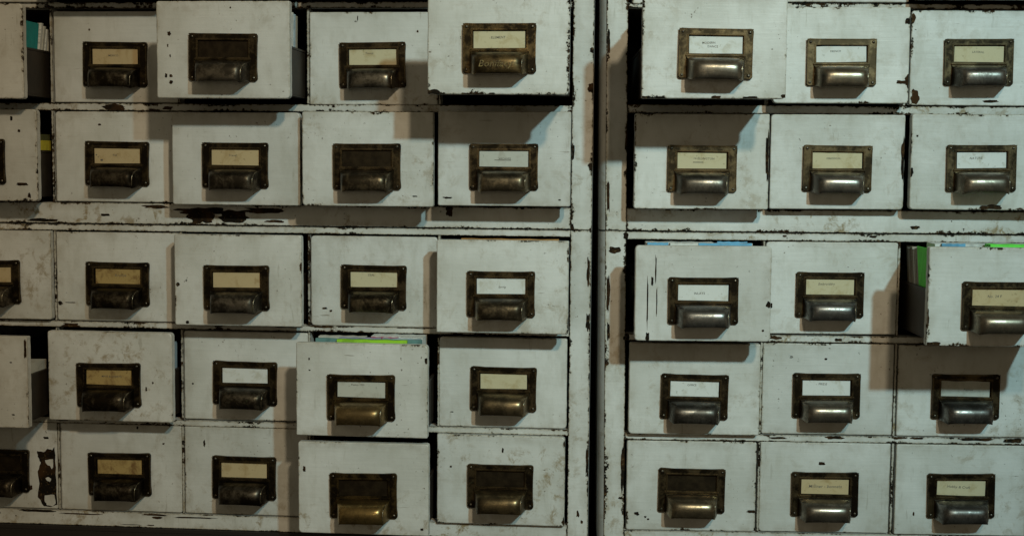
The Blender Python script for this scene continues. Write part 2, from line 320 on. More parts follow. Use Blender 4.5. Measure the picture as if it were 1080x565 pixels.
def rrect(hx, hz, r, cz, wob, rng, nseg=26):
    """rounded rectangle outline with a slightly uneven edge"""
    pts = []
    ph = rng.random() * 100
    cr = [r * rng.choice((.6, .9, 1.2, 1.9)) for _ in range(4)]
    corners = [(hx, -hz, -90), (hx, hz, 0), (-hx, hz, 90), (-hx, -hz, 180)]
    for ci, (x, z, a0) in enumerate(corners):
        rr = cr[ci]; sx, sz = (1 if x > 0 else -1), (1 if z > 0 else -1)
        for i in range(5):
            a = math.radians(a0 + 90 * i / 4)
            pts.append((x - sx * rr + rr * math.cos(a), z - sz * rr + rr * math.sin(a)))
        nx, nz, _ = corners[(ci + 1) % 4]; r2 = cr[(ci + 1) % 4]
        ex, ez = pts[-1]
        nsx, nsz = (1 if nx > 0 else -1), (1 if nz > 0 else -1)
        if ci % 2 == 0: tx, tz = nx, nz - nsz * r2
        else: tx, tz = nx - nsx * r2, nz
        if ci == 0: tx, tz = hx, hz - r2
        if ci == 1: tx, tz = -hx + r2, hz
        if ci == 2: tx, tz = -hx, -hz + r2
        if ci == 3: tx, tz = hx - r2, -hz
        for i in range(1, nseg):
            t = i / nseg
            px, pz = ex + (tx - ex) * t, ez + (tz - ez) * t
            w = wob * noise.noise(Vector((px * 120 + ph, pz * 120, 0)))
            if ci % 2 == 0: px += w
            else: pz += w
            pts.append((px, pz))
    return [(x, z + cz) for x, z in pts]

def front_mesh(key):
    rng = random.Random(key); H = FH[key[1]]; bm = new_bm()
    hx, hz = FW / 2, H / 2
    base = rrect(hx, hz, .0022, hz, .00035, rng)
    rings = []
    for ins, y in ((.0010, 0.0), (.0003, .0003), (0, .0010), (0, .0090)):
        r = []
        for x, z in base:
            fx = x * (1 - ins / hx); fz = (z - hz) * (1 - ins / hz) + hz
            r.append(bm.verts.new((fx, y, fz)))
        rings.append(r)
    n = len(base)
    f = bm.faces.new(rings[0]); setuv(bm, f, [(v.co.x, v.co.z - hz) for v in rings[0]], (hx, hz))
    for k in range(3):
        for i in range(n):
            j = (i + 1) % n
            q = bm.faces.new((rings[k][j], rings[k][i], rings[k + 1][i], rings[k + 1][j]))
            if k < 2: setuv(bm, q, [(l.vert.co.x, l.vert.co.z - hz) for l in q.loops], (hx + .0006, hz + .0006))
            else: setuv(bm, q, [(1 - l.vert.co.y + .0006, 0) for l in q.loops], (1, 1))
            q.smooth = k < 2
    f = bm.faces.new(list(reversed(rings[3]))); f.material_index = 1
    setuv(bm, f, [(0, 0)] * n, (1, 1))
    for i, (a, b, w, h) in enumerate(LOSS.get(key, ())):
        g = 1.15 if abs(a) + w > hx - .002 or abs(b) + h > hz - .002 else .80
        patch(bm, a, b + hz, w * g, h * g, -.00018 - .00002 * i, rng, (-hx + .0004, hx - .0004, .0004, H - .0004))
    if key == 'LE0':            # the large peeled patch with islands of paint left standing
        def poly(pts, y, mat):
            vs = []
            for i, (x, z) in enumerate(pts):
                x2, z2 = pts[(i + 1) % len(pts)]
                for t in (0, .33, .66):
                    vs.append(bm.verts.new((x + (x2 - x) * t + rng.uniform(-.0005, .0005), y, z + (z2 - z) * t + rng.uniform(-.0005, .0005))))
            f = bm.faces.new(vs); f.material_index = mat; f.normal_update()
            if f.normal.y > 0: f.normal_flip()
            setuv(bm, f, [(0, 0)] * len(vs), (1, 1))
        P = lambda l: [((x - 245) / 4 * .001063 + hx - .0004, (446 - y) / 4 * .001080 + .0010) for x, y in l]
        poly(P([(155, 200), (185, 205), (205, 190), (225, 195), (235, 183), (238, 215), (238, 300), (240, 360), (243, 430), (215, 442), (180, 440), (168, 415), (155, 400), (165, 340), (157, 290), (172, 250), (160, 225)]), -.00020, 1)
        poly(P([(190, 238), (226, 236), (228, 262), (222, 278), (210, 262), (198, 256)]), -.00032, 0)
        poly(P([(192, 318), (205, 312), (218, 318), (212, 332), (198, 330)]), -.00032, 0)
        poly(P([(186, 392), (232, 388), (236, 425), (222, 438), (196, 434), (186, 415)]), -.00032, 0)
    return done(bm, 'drawer_front', [PAINT, BARE])

def drawer_box_mesh():
    bm = new_bm(); w = .0665; h = .054; L = .370
    box(bm, -w, w, .0092, L, .0045, .0060)
    box(bm, -w, -w + .0016, .0092, L, .0062, h)
    box(bm, w - .0016, w, .0092, L, .0062, h)
    box(bm, -w + .0018, w - .0018, L - .002, L, .0062, h)
    for s in (-1, 1):                                   # rolled lip along the top of each side
        x = s * (w - .0008)
        box(bm, x - .0016, x + .0016, .0092, L, h + .0002, h + .0024)
    return done(bm, 'drawer_box', [BOX])

def holder_mesh():
    """brass label frame: flat plate with an opening, raised beads and corner lugs; local origin at plate centre"""
    bm = new_bm(); PW, PH = .0367, .0247
    wx, wt, wb = .0270, PH - .0070, PH - .0070 - .0178      # window half width, top, bottom
    y0, y1 = -.0028, 0.0
    rng = random.Random(5)
    # outline with lugs at the corners
    def outline(g):
        pts = []
        for sx, sz, a0 in ((1, -1, -90), (1, 1, 0), (-1, 1, 90), (-1, -1, 180)):
            for i in range(6):
                a = math.radians(a0 + 90 * i / 5)
                pts.append((sx * (PW - .0030) + (.0032 - g) * math.cos(a), sz * (PH - .0030) + (.0032 - g) * math.sin(a)))
            nsx, nsz = {(1, -1): (1, 1), (1, 1): (-1, 1), (-1, 1): (-1, -1), (-1, -1): (1, -1)}[(sx, sz)]
            for t in (.14, .22, .5, .78, .86):
                x = (sx + (nsx - sx) * t) * PW; z = (sz + (nsz - sz) * t) * PH
                inn = .0004 if .2 < t < .8 else .0001
                w = .00035 * noise.noise(Vector((x * 150, z * 150, 7)))
                if sx == nsx: x = sx * (PW - inn - g) + w
                else: z = sz * (PH - inn - g) + w
                pts.append((x, z))
        return pts
    o0, o1 = outline(.0007), outline(0)
    win = [(wx, wb), (wx, wt), (-wx, wt), (-wx, wb)]
    f0 = [bm.verts.new((x, y0, z)) for x, z in o0]
    f1 = [bm.verts.new((x, y0 + .0006, z)) for x, z in o1]
    f2 = [bm.verts.new((x, y1, z)) for x, z in o1]
    n = len(o0)
    for i in range(n):
        j = (i + 1) % n
        bm.faces.new((f0[j], f0[i], f1[i], f1[j])); bm.faces.new((f1[j], f1[i], f2[i], f2[j]))
    # front web between outline and window
    wv = [bm.verts.new((x, y0, z)) for x, z in win]; wv2 = [bm.verts.new((x, y1 - .0004, z)) for x, z in win]
    q = n // 4
    for k in range(4):
        a = wv[k]; b = wv[(k + 1) % 4]
        seg = [f0[(k * q + i) % n] for i in range(3, q + 4)]
        bm.faces.new([a] + seg + [b])
        bm.faces.new((wv[(k + 1) % 4], wv[k], wv2[k], wv2[(k + 1) % 4]))
    # raised bead around the window and the lip over the pull
    def bead(x0, x1, z0, z1, h=.0009):
        box(bm, x0, x1, y0 - h, y0 + .0002, z0, z1)
    bead(-wx - .0016, wx + .0016, wt + .0004, wt + .0014); bead(-wx - .0026, wx + .0026, wb - .0024, wb - .0010, .0018)
    bead(-wx - .0014, -wx - .0004, wb - .0008, wt + .0003); bead(wx + .0004, wx + .0014, wb - .0008, wt + .0003)
    bead(-PW + .0002, PW - .0002, PH - .0012, PH - .0002, .0006)
    bead(-PW + .0003, -PW + .0012, -PH + .0046, PH - .0046, .0006); bead(PW - .0012, PW - .0003, -PH + .0046, PH - .0046, .0006)
    bmesh.ops.recalc_face_normals(bm, faces=bm.faces)
    return done(bm, 'label_holder', [BRASS])

def slot_mesh():
    bm = new_bm(); box(bm, -.0280, .0280, -.0006, -.0002, .0247 - .0070 - .0184, .0247 - .0064); return done(bm, 'card_slot', [SLOT])

RIDGE = []
def pull_mesh():
    """half-round cup pull: hooded top, tapering cheeks, open underneath"""
    bm = new_bm(); PH = .0247
    zt = PH - .0287; zb = PH - .0500; D = .0235
    prof = []
    for i in range(13):
        t = i / 12
        if t < .78:
            a = math.radians(90 * t / .78)
            e = .82
            prof.append((.0024 + D * math.sin(a) ** e, zt - (zt - zb) * .60 * (1 - math.cos(a) ** e)))
        else:
            k = (t - .78) / .22
            prof.append((.0024 + D * (1 - .05 * k * k), zt - (zt - zb) * (.60 + .40 * k)))
    def hw(o): return .0290 - .0052 * ((o - .0024) / D) ** .9
    NX = 14
    grid = []
    for o, z in prof:
        row = []
        for j in range(NX + 1):
            s = -1 + 2 * j / NX
            sg = math.copysign(abs(s) ** .8, s)
            sag = .0014 * s * s + .0034 * abs(s) ** 9                       # crown across the width
            row.append(bm.verts.new((hw(o) * sg, -(o - sag * (o - .0024) / D), z - (.0007 * s * s + .0012 * abs(s) ** 9) * min(1, o / .012))))
        grid.append(row)
    for i in range(len(grid) - 1):
        for j in range(NX):
            bm.faces.new((grid[i][j + 1], grid[i][j], grid[i + 1][j], grid[i + 1][j + 1]))
    for j in (NX,): RIDGE.append([Vector(grid[i][j].co) for i in range(2, len(grid) - 1)])
    # cheeks
    for s, j in ((-1, 0), (1, NX)):
        prev = None
        for i, (o, z) in enumerate(prof):
            e = grid[i][j]
            bk = bm.verts.new((s * .0290, -.0020, z if i else z + .0002))
            md = bm.verts.new(((e.co.x + s * .0290) / 2 + s * .0006, (e.co.y - .0020) / 2, z))
            if prev:
                pe, pm, pb = prev
                for q in ((pe, e, md, pm), (pm, md, bk, pb)):
                    bm.faces.new(q if s > 0 else tuple(reversed(q)))
            prev = (e, md, bk)
    bmesh.ops.remove_doubles(bm, verts=bm.verts, dist=.00005)
    bmesh.ops.recalc_face_normals(bm, faces=bm.faces)
    me = done(bm, 'cup_pull', [BRASS], True)
    return me

def finish_pull(me):
    """give the hood its sheet thickness and soft ridges, once, as real mesh"""
    o = bpy.data.objects.new('tmp', me); COL.objects.link(o)
    m = o.modifiers.new('s', 'SOLIDIFY'); m.thickness = .0011; m.offset = -1
    b = o.modifiers.new('b', 'BEVEL'); b.width = .0006; b.segments = 2; b.limit_method = 'ANGLE'; b.angle_limit = math.radians(35)
    dg = bpy.context.evaluated_depsgraph_get()
    out = bpy.data.meshes.new_from_object(o.evaluated_get(dg)); out.name = 'cup_pull'
    bpy.data.objects.remove(o)
    # bright bead added along the right end of the hood, standing in for its glint
    bm = bmesh.new(); bm.from_mesh(out)
    for ridge in RIDGE:
        prev = None
        for i, c in enumerate(ridge):
            a = ridge[max(i - 1, 0)]; b = ridge[min(i + 1, len(ridge) - 1)]
            t = (b - a).normalized(); n1 = Vector((1, 0, 0)); n2 = t.cross(n1)
            rr = .00045 if 0 < i < len(ridge) - 1 else .0002
            ring = [bm.verts.new(c + n1 * rr * math.cos(k * math.pi / 3) + n2 * rr * math.sin(k * math.pi / 3)) for k in range(6)]
            if prev:
                for k in range(6):
                    f = bm.faces.new((prev[k], prev[(k + 1) % 6], ring[(k + 1) % 6], ring[k])); f.material_index = 1
            prev = ring
    bmesh.ops.recalc_face_normals(bm, faces=[f for f in bm.faces if f.material_index == 1])
    bm.to_mesh(out); bm.free(); out.materials.append(GLINT)
    for p in out.polygons: p.use_smooth = True
    return out

def screw_mesh():
    bm = new_bm(); r = .0016; prev = None
    rings = [[bm.verts.new((r * k * math.cos(a), -h, r * k * math.sin(a))) for a in [i * math.pi / 6 for i in range(12)]]
             for k, h in ((1, 0), (.92, .0005), (.6, .0009), (.25, .00105))]
    for a, b in zip(rings, rings[1:]):
        for i in range(12):
            j = (i + 1) % 12; bm.faces.new((a[i], a[j], b[j], b[i]))
    bm.faces.new(rings[-1]); bmesh.ops.recalc_face_normals(bm, faces=bm.faces)
    return done(bm, 'screw', [SCREW], True)

def card_mesh(rng, mat, w=.0262, h=.0086):
    """paper slip with a slightly curled top edge"""
    bm = new_bm(); N = 16; top = []; bot = []; ph = rng.random() * 40; amp = rng.choice((.0002, .0005, .0009))
    for i in range(N + 1):
        x = -w + 2 * w * i / N
        dz = amp * noise.noise(Vector((x * 60 + ph, 0, 0)))
        top.append(bm.verts.new((x, 0, h + dz))); bot.append(bm.verts.new((x, 0, -h)))
    for i in range(N):
        f = bm.faces.new((bot[i], bot[i + 1], top[i + 1], top[i]))
    r = bmesh.ops.extrude_face_region(bm, geom=list(bm.faces))
    for v in r['geom']:
        if isinstance(v, bmesh.types.BMVert): v.co.y += .00025
    bmesh.ops.recalc_face_normals(bm, faces=bm.faces)
    return done(bm, 'label_card', [mat])

def text_mesh(s, size, mat, slant=0.0, name='lettering', bold=0.0):
    cu = bpy.data.curves.new('t', 'FONT'); cu.body = s; cu.size = size; cu.align_x = 'CENTER'; cu.align_y = 'CENTER'
    cu.shear = slant; cu.offset = bold; cu.resolution_u = 2; cu.space_character = 1.05
    o = bpy.data.objects.new('t', cu); COL.objects.link(o)
    dg = bpy.context.evaluated_depsgraph_get()
    me = bpy.data.meshes.new_from_object(o.evaluated_get(dg)); bpy.data.objects.remove(o); bpy.data.curves.remove(cu)
    me.transform(Matrix.Rotation(math.pi / 2, 4, 'X')); me.name = name
    me.materials.clear(); me.materials.append(mat)
    return me

# ------------------------------------------------------------------ drawers
# key: card, (word, across, up, size, slant, dark), card tilt, plate shine, pull shine, gold, label
INFO = {
 'LA0': (None, None, 0, .35, .45, .5, 'drawer pulled out at far left edge of the top row, turquoise board inside'),
 'LA1': ('tan', ('MEXICO', -.002, .001, .0030, 0), 0, .30, .35, .4, 'shut drawer just right of the turquoise board, tan card with small dark typing'),
 'LA2': (None, None, 0, .32, .52, .35, 'top-row drawer pulled far out, empty dark card slot and chips near its left edge'),
 'LA3': ('cream', ('Trends', -.004, .004, .0030, .2), 0, .32, .48, .35, 'shut top-row drawer with yellowed card, between the two drawers pulled far out'),
 'LA4': ('cream', ('ELEMENT', -.001, .002, .0034, 0), 0, .55, .50, .9, 'pulled-out top drawer at right end of left cabinet, gold scrawl on its pull'),
 'LB0': (None, None, 0, .30, .30, .4, 'second-row drawer cut by left edge, chipped bottom corner, yellow board inside'),
 'LB1': ('tan', ('dog', -.003, .001, .0030, 0), 0, .28, .32, .4, 'shut second-row drawer with small tan card bearing a dark blot at its left'),
 'LB2': ('tan', ('Travel', -.003, .002, .0032, .2), 0, .30, .45, .4, 'second-row drawer with tan card, under the far pulled-out drawer with empty slot'),
 'LB3': (None, None, 0, .38, .48, .6, 'second-row drawer with empty card slot, fourth from left in left cabinet'),
 'LB4': ('grey', ('ARCHIVES', .001, .000, .0028, 0), 0, .42, .55, .6, 'second-row drawer half shaded beneath the one with gold scrawl on its pull'),
 'LC0': ('tan', None, 0, .30, .45, .4, 'third-row drawer cut by left edge with brown stains near its pull'),
 'LC1': ('brown', ('Kronyk', .003, .001, .0042, .2), 0, .28, .32, .4, 'third-row drawer with brown stained card and a dark horizontal scratch at lower left'),
 'LC2': ('tan', None, 0, .35, .48, .3, 'third-row drawer standing slightly proud, blank tan card, grey-green pull'),
 'LC3': ('cream', ('ZEAL', -.003, .005, .0032, 0), 0, .40, .40, .6, 'third-row drawer with clean cream card typed near its top edge'),
 'LC4': ('white', ('Spring', .001, -.001, .0030, .2), 0, .42, .50, .6, 'third-row drawer with white card and orange-brown strip showing above its front'),
 'LD0': (None, None, 0, .30, .30, .4, 'fourth-row drawer pulled far out at the left edge with dark box side showing'),
 'LD1': ('brown', ('MAPS & CHARTS', .003, .001, .0030, 0), -.01, .28, .35, .4, 'fourth-row drawer with golden brown stained card, slightly pulled out'),
 'LD2': ('white', None, 0, .32, .42, .4, 'fourth-row drawer with blank white card and one bright dot on its dark pull'),
 'LD3': ('grey', ('Plastics 1952', -.004, .005, .0026, 0), -.012, .45, .80, .9, 'fourth-row drawer pulled out with lime, teal and pink folders showing on top'),
 'LD4': ('cream', None, 0, .45, .60, .7, 'fourth-row drawer at right end of left cabinet with blank cream card'),
 'LE0': (None, None, 0, .28, .35, .4, 'bottom-row drawer at left edge with a large peeled dark patch beside its pull'),
 'LE1': ('brown', None, 0, .28, .35, .4, 'bottom-row drawer with golden tan card, just right of the peeled dark patch'),
 'LE2': ('tan', None, 0, .30, .36, .3, 'bottom-row drawer with blank tan card, partly shaded by the drawer pulled out right of it'),
 'LE3': (None, None, 0, .50, .85, 1.0, 'bottom-row drawer pulled out, empty slot over a golden brass pull'),
 'LE4': (None, None, 0, .42, .62, .8, 'bottom-row drawer with empty slot and mottled front, right end of left cabinet'),
 'RA0': ('white', ('MODERN', -.007, .002, .0030, 0, 'DANCE'), 0, .62, .80, .35, 'top-row drawer pulled farthest out in right cabinet, white card with two typed lines'),
 'RA1': ('white', ('FRENCH', -.006, .003, .0029, 0), .012, .72, .85, .45, 'top-row drawer with bright brass holder and white card, chip on its right edge'),
 'RA2': ('cream', ('LATERAL', -.001, .002, .0031, 0), 0, .42, .62, .15, 'top-row drawer with chipped lower corners and cream card, right edge of photo'),
 'RB0': ('cream', ('14 ELLINGTON', .002, .002, .0032, .1), 0, .60, .62, .25, 'second-row drawer of right cabinet, cream card with underlined typing'),
 'RB1': ('cream', ('PERIODICAL', -.004, .002, .0026, 0), 0, .60, .78, .2, 'second-row drawer of right cabinet with pale cream card and shiny grey pull'),
 'RB2': ('white', ('NATURE', -.006, .002, .0034, .2), .01, .55, .70, .35, 'second-row drawer at right edge with white card dipping along its top edge'),
 'RC0': ('white', ('INLAYS', -.004, -.001, .0034, 0), 0, .36, .72, .1, 'pulled-out drawer with long vertical cracks at left and blue folders on top'),
 'RC1': ('cream', ('Embroidery', -.004, .003, .0036, .2), 0, .36, .72, .05, 'third-row drawer of right cabinet with stained cream card, beside the green folder'),
 'RC2': ('tan', ('No. 24 F', -.004, .001, .0038, .1), 0, .48, .80, .4, 'drawer pulled far out at right edge showing bright green board and brown cards'),
 'RD0': ('white', ('OFFICE', -.003, .004, .0030, 0), -.008, .36, .55, .15, 'fourth-row drawer beneath the cracked one, white card, dark pull'),
 'RD1': ('white', ('PRIDE', -.004, .004, .0034, .1), 0, .38, .78, .3, 'fourth-row drawer in middle column of right cabinet, white card, small dark dot above'),
 'RD2': ('grey', ('Fiction', .003, -.001, .0036, .2), 0, .38, .60, .05, 'shaded drawer directly below the one pulled far out at right edge'),
 'RE0': (None, None, 0, .48, .74, .6, 'bottom-row drawer with empty slot, golden pull and two dark spots low at left'),
 'RE1': ('tan', ('Milliner - bonnets', 0, .000, .0048, .3), -.008, .45, .78, .3, 'bottom-row drawer with handwritten tan card, smudge above its holder'),
 'RE2': ('cream', ('Hobby & Craft', -.003, .001, .0040, .2), -.02, .38, .62, .05, 'bottom-row drawer at right edge with cream card set crooked in its holder'),
 'LZ0': (None, None, 0, .3, .3, .4, 'white lower edge of a shut drawer cut off at top left corner'),
 'LZ1': (None, None, 0, .3, .3, .4, 'underside of drawer above the shut one beside the turquoise board, cut off by top edge'),
 'LZ2': (None, None, 0, .3, .3, .4, 'drawer above the far pulled-out one with empty slot, cut off by top edge'),
 'LZ3': (None, None, 0, .3, .3, .4, 'dark underside of drawer above the one with yellowed card, cut off by top edge'),
 'LZ4': (None, None, 0, .3, .3, .4, 'drawer above the one with gold scrawl on its pull, cut off by top edge'),
 'RZ0': (None, None, 0, .3, .3, .4, 'white corner of a drawer peeping left of the farthest pulled-out top drawer'),
 'RZ1': (None, None, 0, .3, .3, .4, 'white lower edge of a drawer above the bright brass label holder'),
 'RZ2': (None, None, 0, .3, .3, .4, 'dark underside of a drawer cut off at the top right corner'),
}
WEAR = {'LA4': 2.0, 'RA0': 1.3, 'RA2': 1.6, 'RB0': 1.0, 'RB2': 1.2, 'LB3': 1.1, 'LC4': 1.2, 'RC2': 1.5, 'RE0': 1.4, 'LB0': 1.5, 'LA0': 1.4,
        'LE4': 1.4, 'LA3': 1.2, 'RA1': 1.0, 'LC2': .8, 'LE3': .7, 'LD3': .7}
STAIN = {'LE4': .9, 'LD1': .75, 'LC0': .7, 'LA3': .6, 'LE3': .7, 'LE2': .5, 'LA1': .5, 'LB3': .5, 'RD2': .5}

BOXME = drawer_box_mesh(); HOLD = holder_mesh(); SLOTME = slot_mesh(); PULL = finish_pull(pull_mesh()); SCR = screw_mesh()
DM = {}

def make_drawer(key):
    u, w, p, rl, (hx, hz) = DRAWERS[key]
    card, word, tilt, ps, cs, gold, label = INFO[key]
    rng = random.Random(key + 'd'); H = FH[key[1]]
    root = bpy.data.objects.new('card_drawer', None); COL.objects.link(root)  # a card index drawer that slides in its cabinet
    root.empty_display_size = .02
    M = cab_matrix(key[0]) @ Matrix.Translation((u, -p, w)) @ Matrix.Rotation(-rl, 4, 'Y') @ Matrix.Translation((0, 0, -H / 2))
    root.matrix_world = M; DM[key] = M
    root['label'] = label; root['category'] = 'drawer'
    root['group'] = 'card index drawers of the two white cabinets'
    front = link('drawer_front', front_mesh(key), root, wear=WEAR.get(key, rng.uniform(.35, .75)) * 1.05,
         stain=STAIN.get(key, rng.uniform(.15, .45)), grime=rng.uniform(.10, .38), tone=rng.uniform(.94, 1.05))
    link('drawer_box', BOXME, root)
    if key[1] == 'Z' and key != 'LZ0' and False: return
    hz0 = H / 2 + hz
    h = link('label_holder', HOLD, root, shine=ps * 0.74, gold=max(gold, .75)); h.location = (hx, -.0001, hz0)
    h.rotation_euler.y = rng.uniform(-.016, .016)
    sl = link('card_slot', SLOTME, h)
    for sx in (-1, 1):
        for sz in (-1, 1):
            s = link('screw', SCR, h); s.location = (sx * .0330, -.0028, sz * .0212)
            s.scale = [rng.uniform(.85, 1.1)] * 3
    pl = link('cup_pull', PULL, root, shine=cs, gold=gold); pl.location = (hx, -.0001, hz0)
    pl.rotation_euler.y = h.rotation_euler.y
    zc = .0247 - .0070 - .0089
    if card:
        cm = link('label_card', card_mesh(rng, PAPER[card], .0258 if rng.random() < .5 else .0262, .0084), root)
        cm.location = (hx + rng.uniform(-.0003, .0003), -.0011, hz0 + zc - .0002); cm.rotation_euler.y = -tilt + rng.uniform(-.011, .011)
        if word:
            lines = [word[0]] + ([word[5]] if len(word) > 5 else [])
            for i, s in enumerate(lines):
                t = link('lettering', text_mesh(s, word[3], INK, word[4], bold=.00003), cm)
                t.location = (word[1] + i * .004, -.00006, word[2] - i * .0036); t.rotation_euler.y = rng.uniform(-.03, .03)
            if key == 'RB0':
                bm = new_bm(); box(bm, -.0095, .0015, -.0001, -.00005, -.0022, -.0014); link('underline', done(bm, 'underline', [INK]), cm)
            if key in ('LB4',):
                bm = new_bm(); box(bm, -.010, .008, -.0001, -.00005, -.0018, -.0011); link('underline', done(bm, 'underline', [INK]), cm)
        if key == 'LB1':
            bm = new_bm()
            for x, z, r in ((-.024, .001, .0009), (-.022, -.0012, .0007), (-.018, -.0045, .0016)):
                patch(bm, x, z, r, r * .8, -.00006, rng, mat=0)
            link('ink_blot', done(bm, 'ink_blot', [INK]), cm)
    if key == 'LA4':
        t = link('lettering', text_mesh('Bonifacy', .0094, GOLDINK, .25, bold=.00005), pl)
        t.location = (-.002, -.0262, -.0170)
        t.rotation_euler.x = math.radians(-4)
    if key == 'LD2':
        pass
    return root

for k in INFO: make_drawer(k)

# ------------------------------------------------------------------ boards and cards inside the drawers
def sheet(key, name, label, cat, mat, x0, x1, y0, z0, th, h, lean=0.0, group=None, notch=0, yaw=0.0, curl=0.0, tab=None):
    """one standing board: spans x0..x1 across the drawer, foot at depth y0, leaning back"""
    bm = new_bm(); N = 10; fr = []; bk = []
    rng = random.Random(label + key)
    for i in range(N + 1):
        x = x0 + (x1 - x0) * i / N
        zt = h + (notch if tab and tab[0] <= (x - x0) / (x1 - x0) <= tab[1] else 0) + .0003 * math.sin(i * 2.1)
        bow = curl * math.sin(math.pi * i / N)
        a = bm.verts.new((x, 0, 0)); b = bm.verts.new((x, lean - bow, zt)); c = bm.verts.new((x, th, 0)); d = bm.verts.new((x, th + lean - bow, zt))
        fr.append((a, b, c, d))
    for i in range(N):
        a, b, c, d = fr[i]; e, f, g, k2 = fr[i + 1]
        bm.faces.new((a, e, f, b)); bm.faces.new((g, c, d, k2)); bm.faces.new((b, f, k2, d)); bm.faces.new((c, g, e, a))
    for a, b, c, d in (fr[0], fr[-1]): bm.faces.new((a, b, d, c))
    bmesh.ops.recalc_face_normals(bm, faces=bm.faces)
    o = link(name, done(bm, name, [mat])); o['label'] = label; o['category'] = cat
    if group: o['group'] = group
    o.matrix_world = DM[key] @ Matrix.Translation((0, y0, z0)) @ Matrix.Rotation(yaw, 4, 'Z')
    return o

def side_sheet(key, name, label, cat, mat, x, ya, yb, yc, yd, h, group=None, th=.0012, z0=.0065):
    """a board standing lengthwise: foot from ya to yb, top from yc to yd"""
    bm = new_bm(); vs = []
    for xx in (x, x + th):
        vs.append([bm.verts.new(p) for p in ((xx, ya, 0), (xx, yb, 0), (xx, yd, h), (xx, yc, h))])
    a, b = vs
    bm.faces.new(a); bm.faces.new(list(reversed(b)))
    for i in range(4):
        j = (i + 1) % 4; bm.faces.new((a[i], b[i], b[j], a[j]))
    bmesh.ops.recalc_face_normals(bm, faces=bm.faces)
    o = link(name, done(bm, name, [mat])); o['label'] = label; o['category'] = cat
    if group: o['group'] = group
    o.matrix_world = DM[key] @ Matrix.Translation((0, 0, z0))
    return o

FLOOR = .0066
side_sheet('LA0', 'divider_board', 'turquoise board standing inside the pulled-out drawer at top left', 'board', TEAL, .0628, .0105, .043, .0105, .057, .079, None)
for i, (m, nm) in enumerate(((WPAP, 'first'), (PAPER['grey'], 'second'), (WPAP, 'third'), (PAPER['grey'], 'fourth'), (WPAP, 'fifth'))):
    sheet('LA0', 'index_card', 'white card leaning behind the turquoise board, %s counted from it' % nm, 'card', m, -.055, .0640, .0450 + i * .0070, FLOOR, .0042, .080 - .0028 * i, .019, 'white cards behind the turquoise board')
for i, (m, l) in enumerate(((SLATE, 'slate blue folder nearest the front of the drawer with empty card slot'), (WPAP, 'white folder between slate blue and pinkish ones in the pulled-out top drawer'),
                            (PALE, 'pale blue folder in the middle of the pulled-out top-row drawer'), (BUFF, 'brown-grey folder rearmost of those seen in the pulled-out top-row drawer'))):
    sheet('LA2', 'folder', l, 'folder', m, -.058, .0640, .0280 + i * .0090, FLOOR, .0056, .088 - i*.001, .004, 'folders in the pulled-out drawer with empty slot')
side_sheet('LB0', 'divider_board', 'yellow board standing in second-row drawer at left edge', 'board', YEL, .0630, .0105, .090, .0105, .090, .061)
side_sheet('LB0', 'divider_board', 'dark olive board behind the yellow one in drawer at left edge', 'board', OLIVE, .0600, .0105, .090, .0105, .090, .068)
side_sheet('LC4', 'divider_board', 'orange-brown board peeping above the front of the third-row drawer with white card', 'board', ORANGE, .055, .012, .030, .012, .030, .094) if False else None
sheet('LC4', 'divider_board', 'orange-brown board peeping above the drawer with white card', 'board', ORANGE, -.046, .060, .0100, FLOOR, .0060, .0950)
lay = (('lime green folder foremost in the pulled-out fourth-row drawer', LIME, -.029, .047, .0100, .0060, .0968),
       ('sea green folder standing behind the lime green one', SEA, -.054, .062, .0172, .0050, .0966),
       ('pale blue folder behind the sea green one at right', PALE, .018, .060, .0240, .0042, .0970),
       ('mauve folder behind the sea green one at left', MAUVE, -.030, .016, .0240, .0052, .0970),
       ('magenta folder peeping among pale ones in the pulled-out drawer', PINK, .004, .034, .0310, .0034, .0972),
       ('cream folder at left behind the sea green one', PAPER['grey'], -.054, -.002, .0310, .0100, .0972),
       ('white folder at right behind the pale blue one', WPAP, .036, .061, .0310, .0100, .0972),
       ('white folder rearmost in the drawer with lime green folder', WPAP, .002, .061, .0430, .0200, .0968))
for l, m, a, b, y, th, h in lay:
    sheet('LD3', 'folder', l, 'folder', m, a, b, y, FLOOR, th, h, 0, 'folders in the pulled-out fourth-row drawer')
sheet('LD1', 'folder', 'pale blue folder edge in the drawer with golden brown card', 'folder', PALE, -.055, .0640, .0170, FLOOR, .0200, .080, .002)
sheet('LD0', 'card_bundle', 'brown-grey card bundle lying in pulled-out drawer at left edge', 'cards', PAPER['grey'], -.055, .0640, .0180, FLOOR, .0420, .060, .004)
lay = (('blue folder at left, foremost in the drawer with long cracks', BLUE, -.058, -.036, .0110, .0070, .0962),
       ('white folder just behind the blue one at left', WPAP, -.034, -.006, .0110, .0080, .0958),
       ('blue folder in the middle of the drawer with long cracks', BLUE, -.004, .052, .0110, .0040, .0962),
       ('white folder behind the middle blue one', WPAP, -.058, .054, .0200, .0090, .0955),
       ('blue comb-bound notebook rearmost in the drawer with long cracks', BLUE, .018, .050, .0300, .0050, .0968),
       ('white folder rearmost in the drawer with long cracks', WPAP, -.058, .014, .0300, .0200, .0955))
for l, m, a, b, y, th, h in lay:
    sheet('RC0', 'notebook' if 'notebook' in l else 'folder', l, 'notebook' if 'notebook' in l else 'folder', m, a, b, y, FLOOR, th, h, 0, 'folders in the drawer with long cracks')
for i in range(6):
    sheet('RA0', 'folder', 'one of the pale folders filling the farthest pulled-out top drawer', 'folder', (PAPER['grey'], WPAP)[i % 2], -.0640, .062, .0110 + i * .018, FLOOR, .0150, .091 - .001 * (i % 3), 0, 'pale folders in the farthest pulled-out drawer')
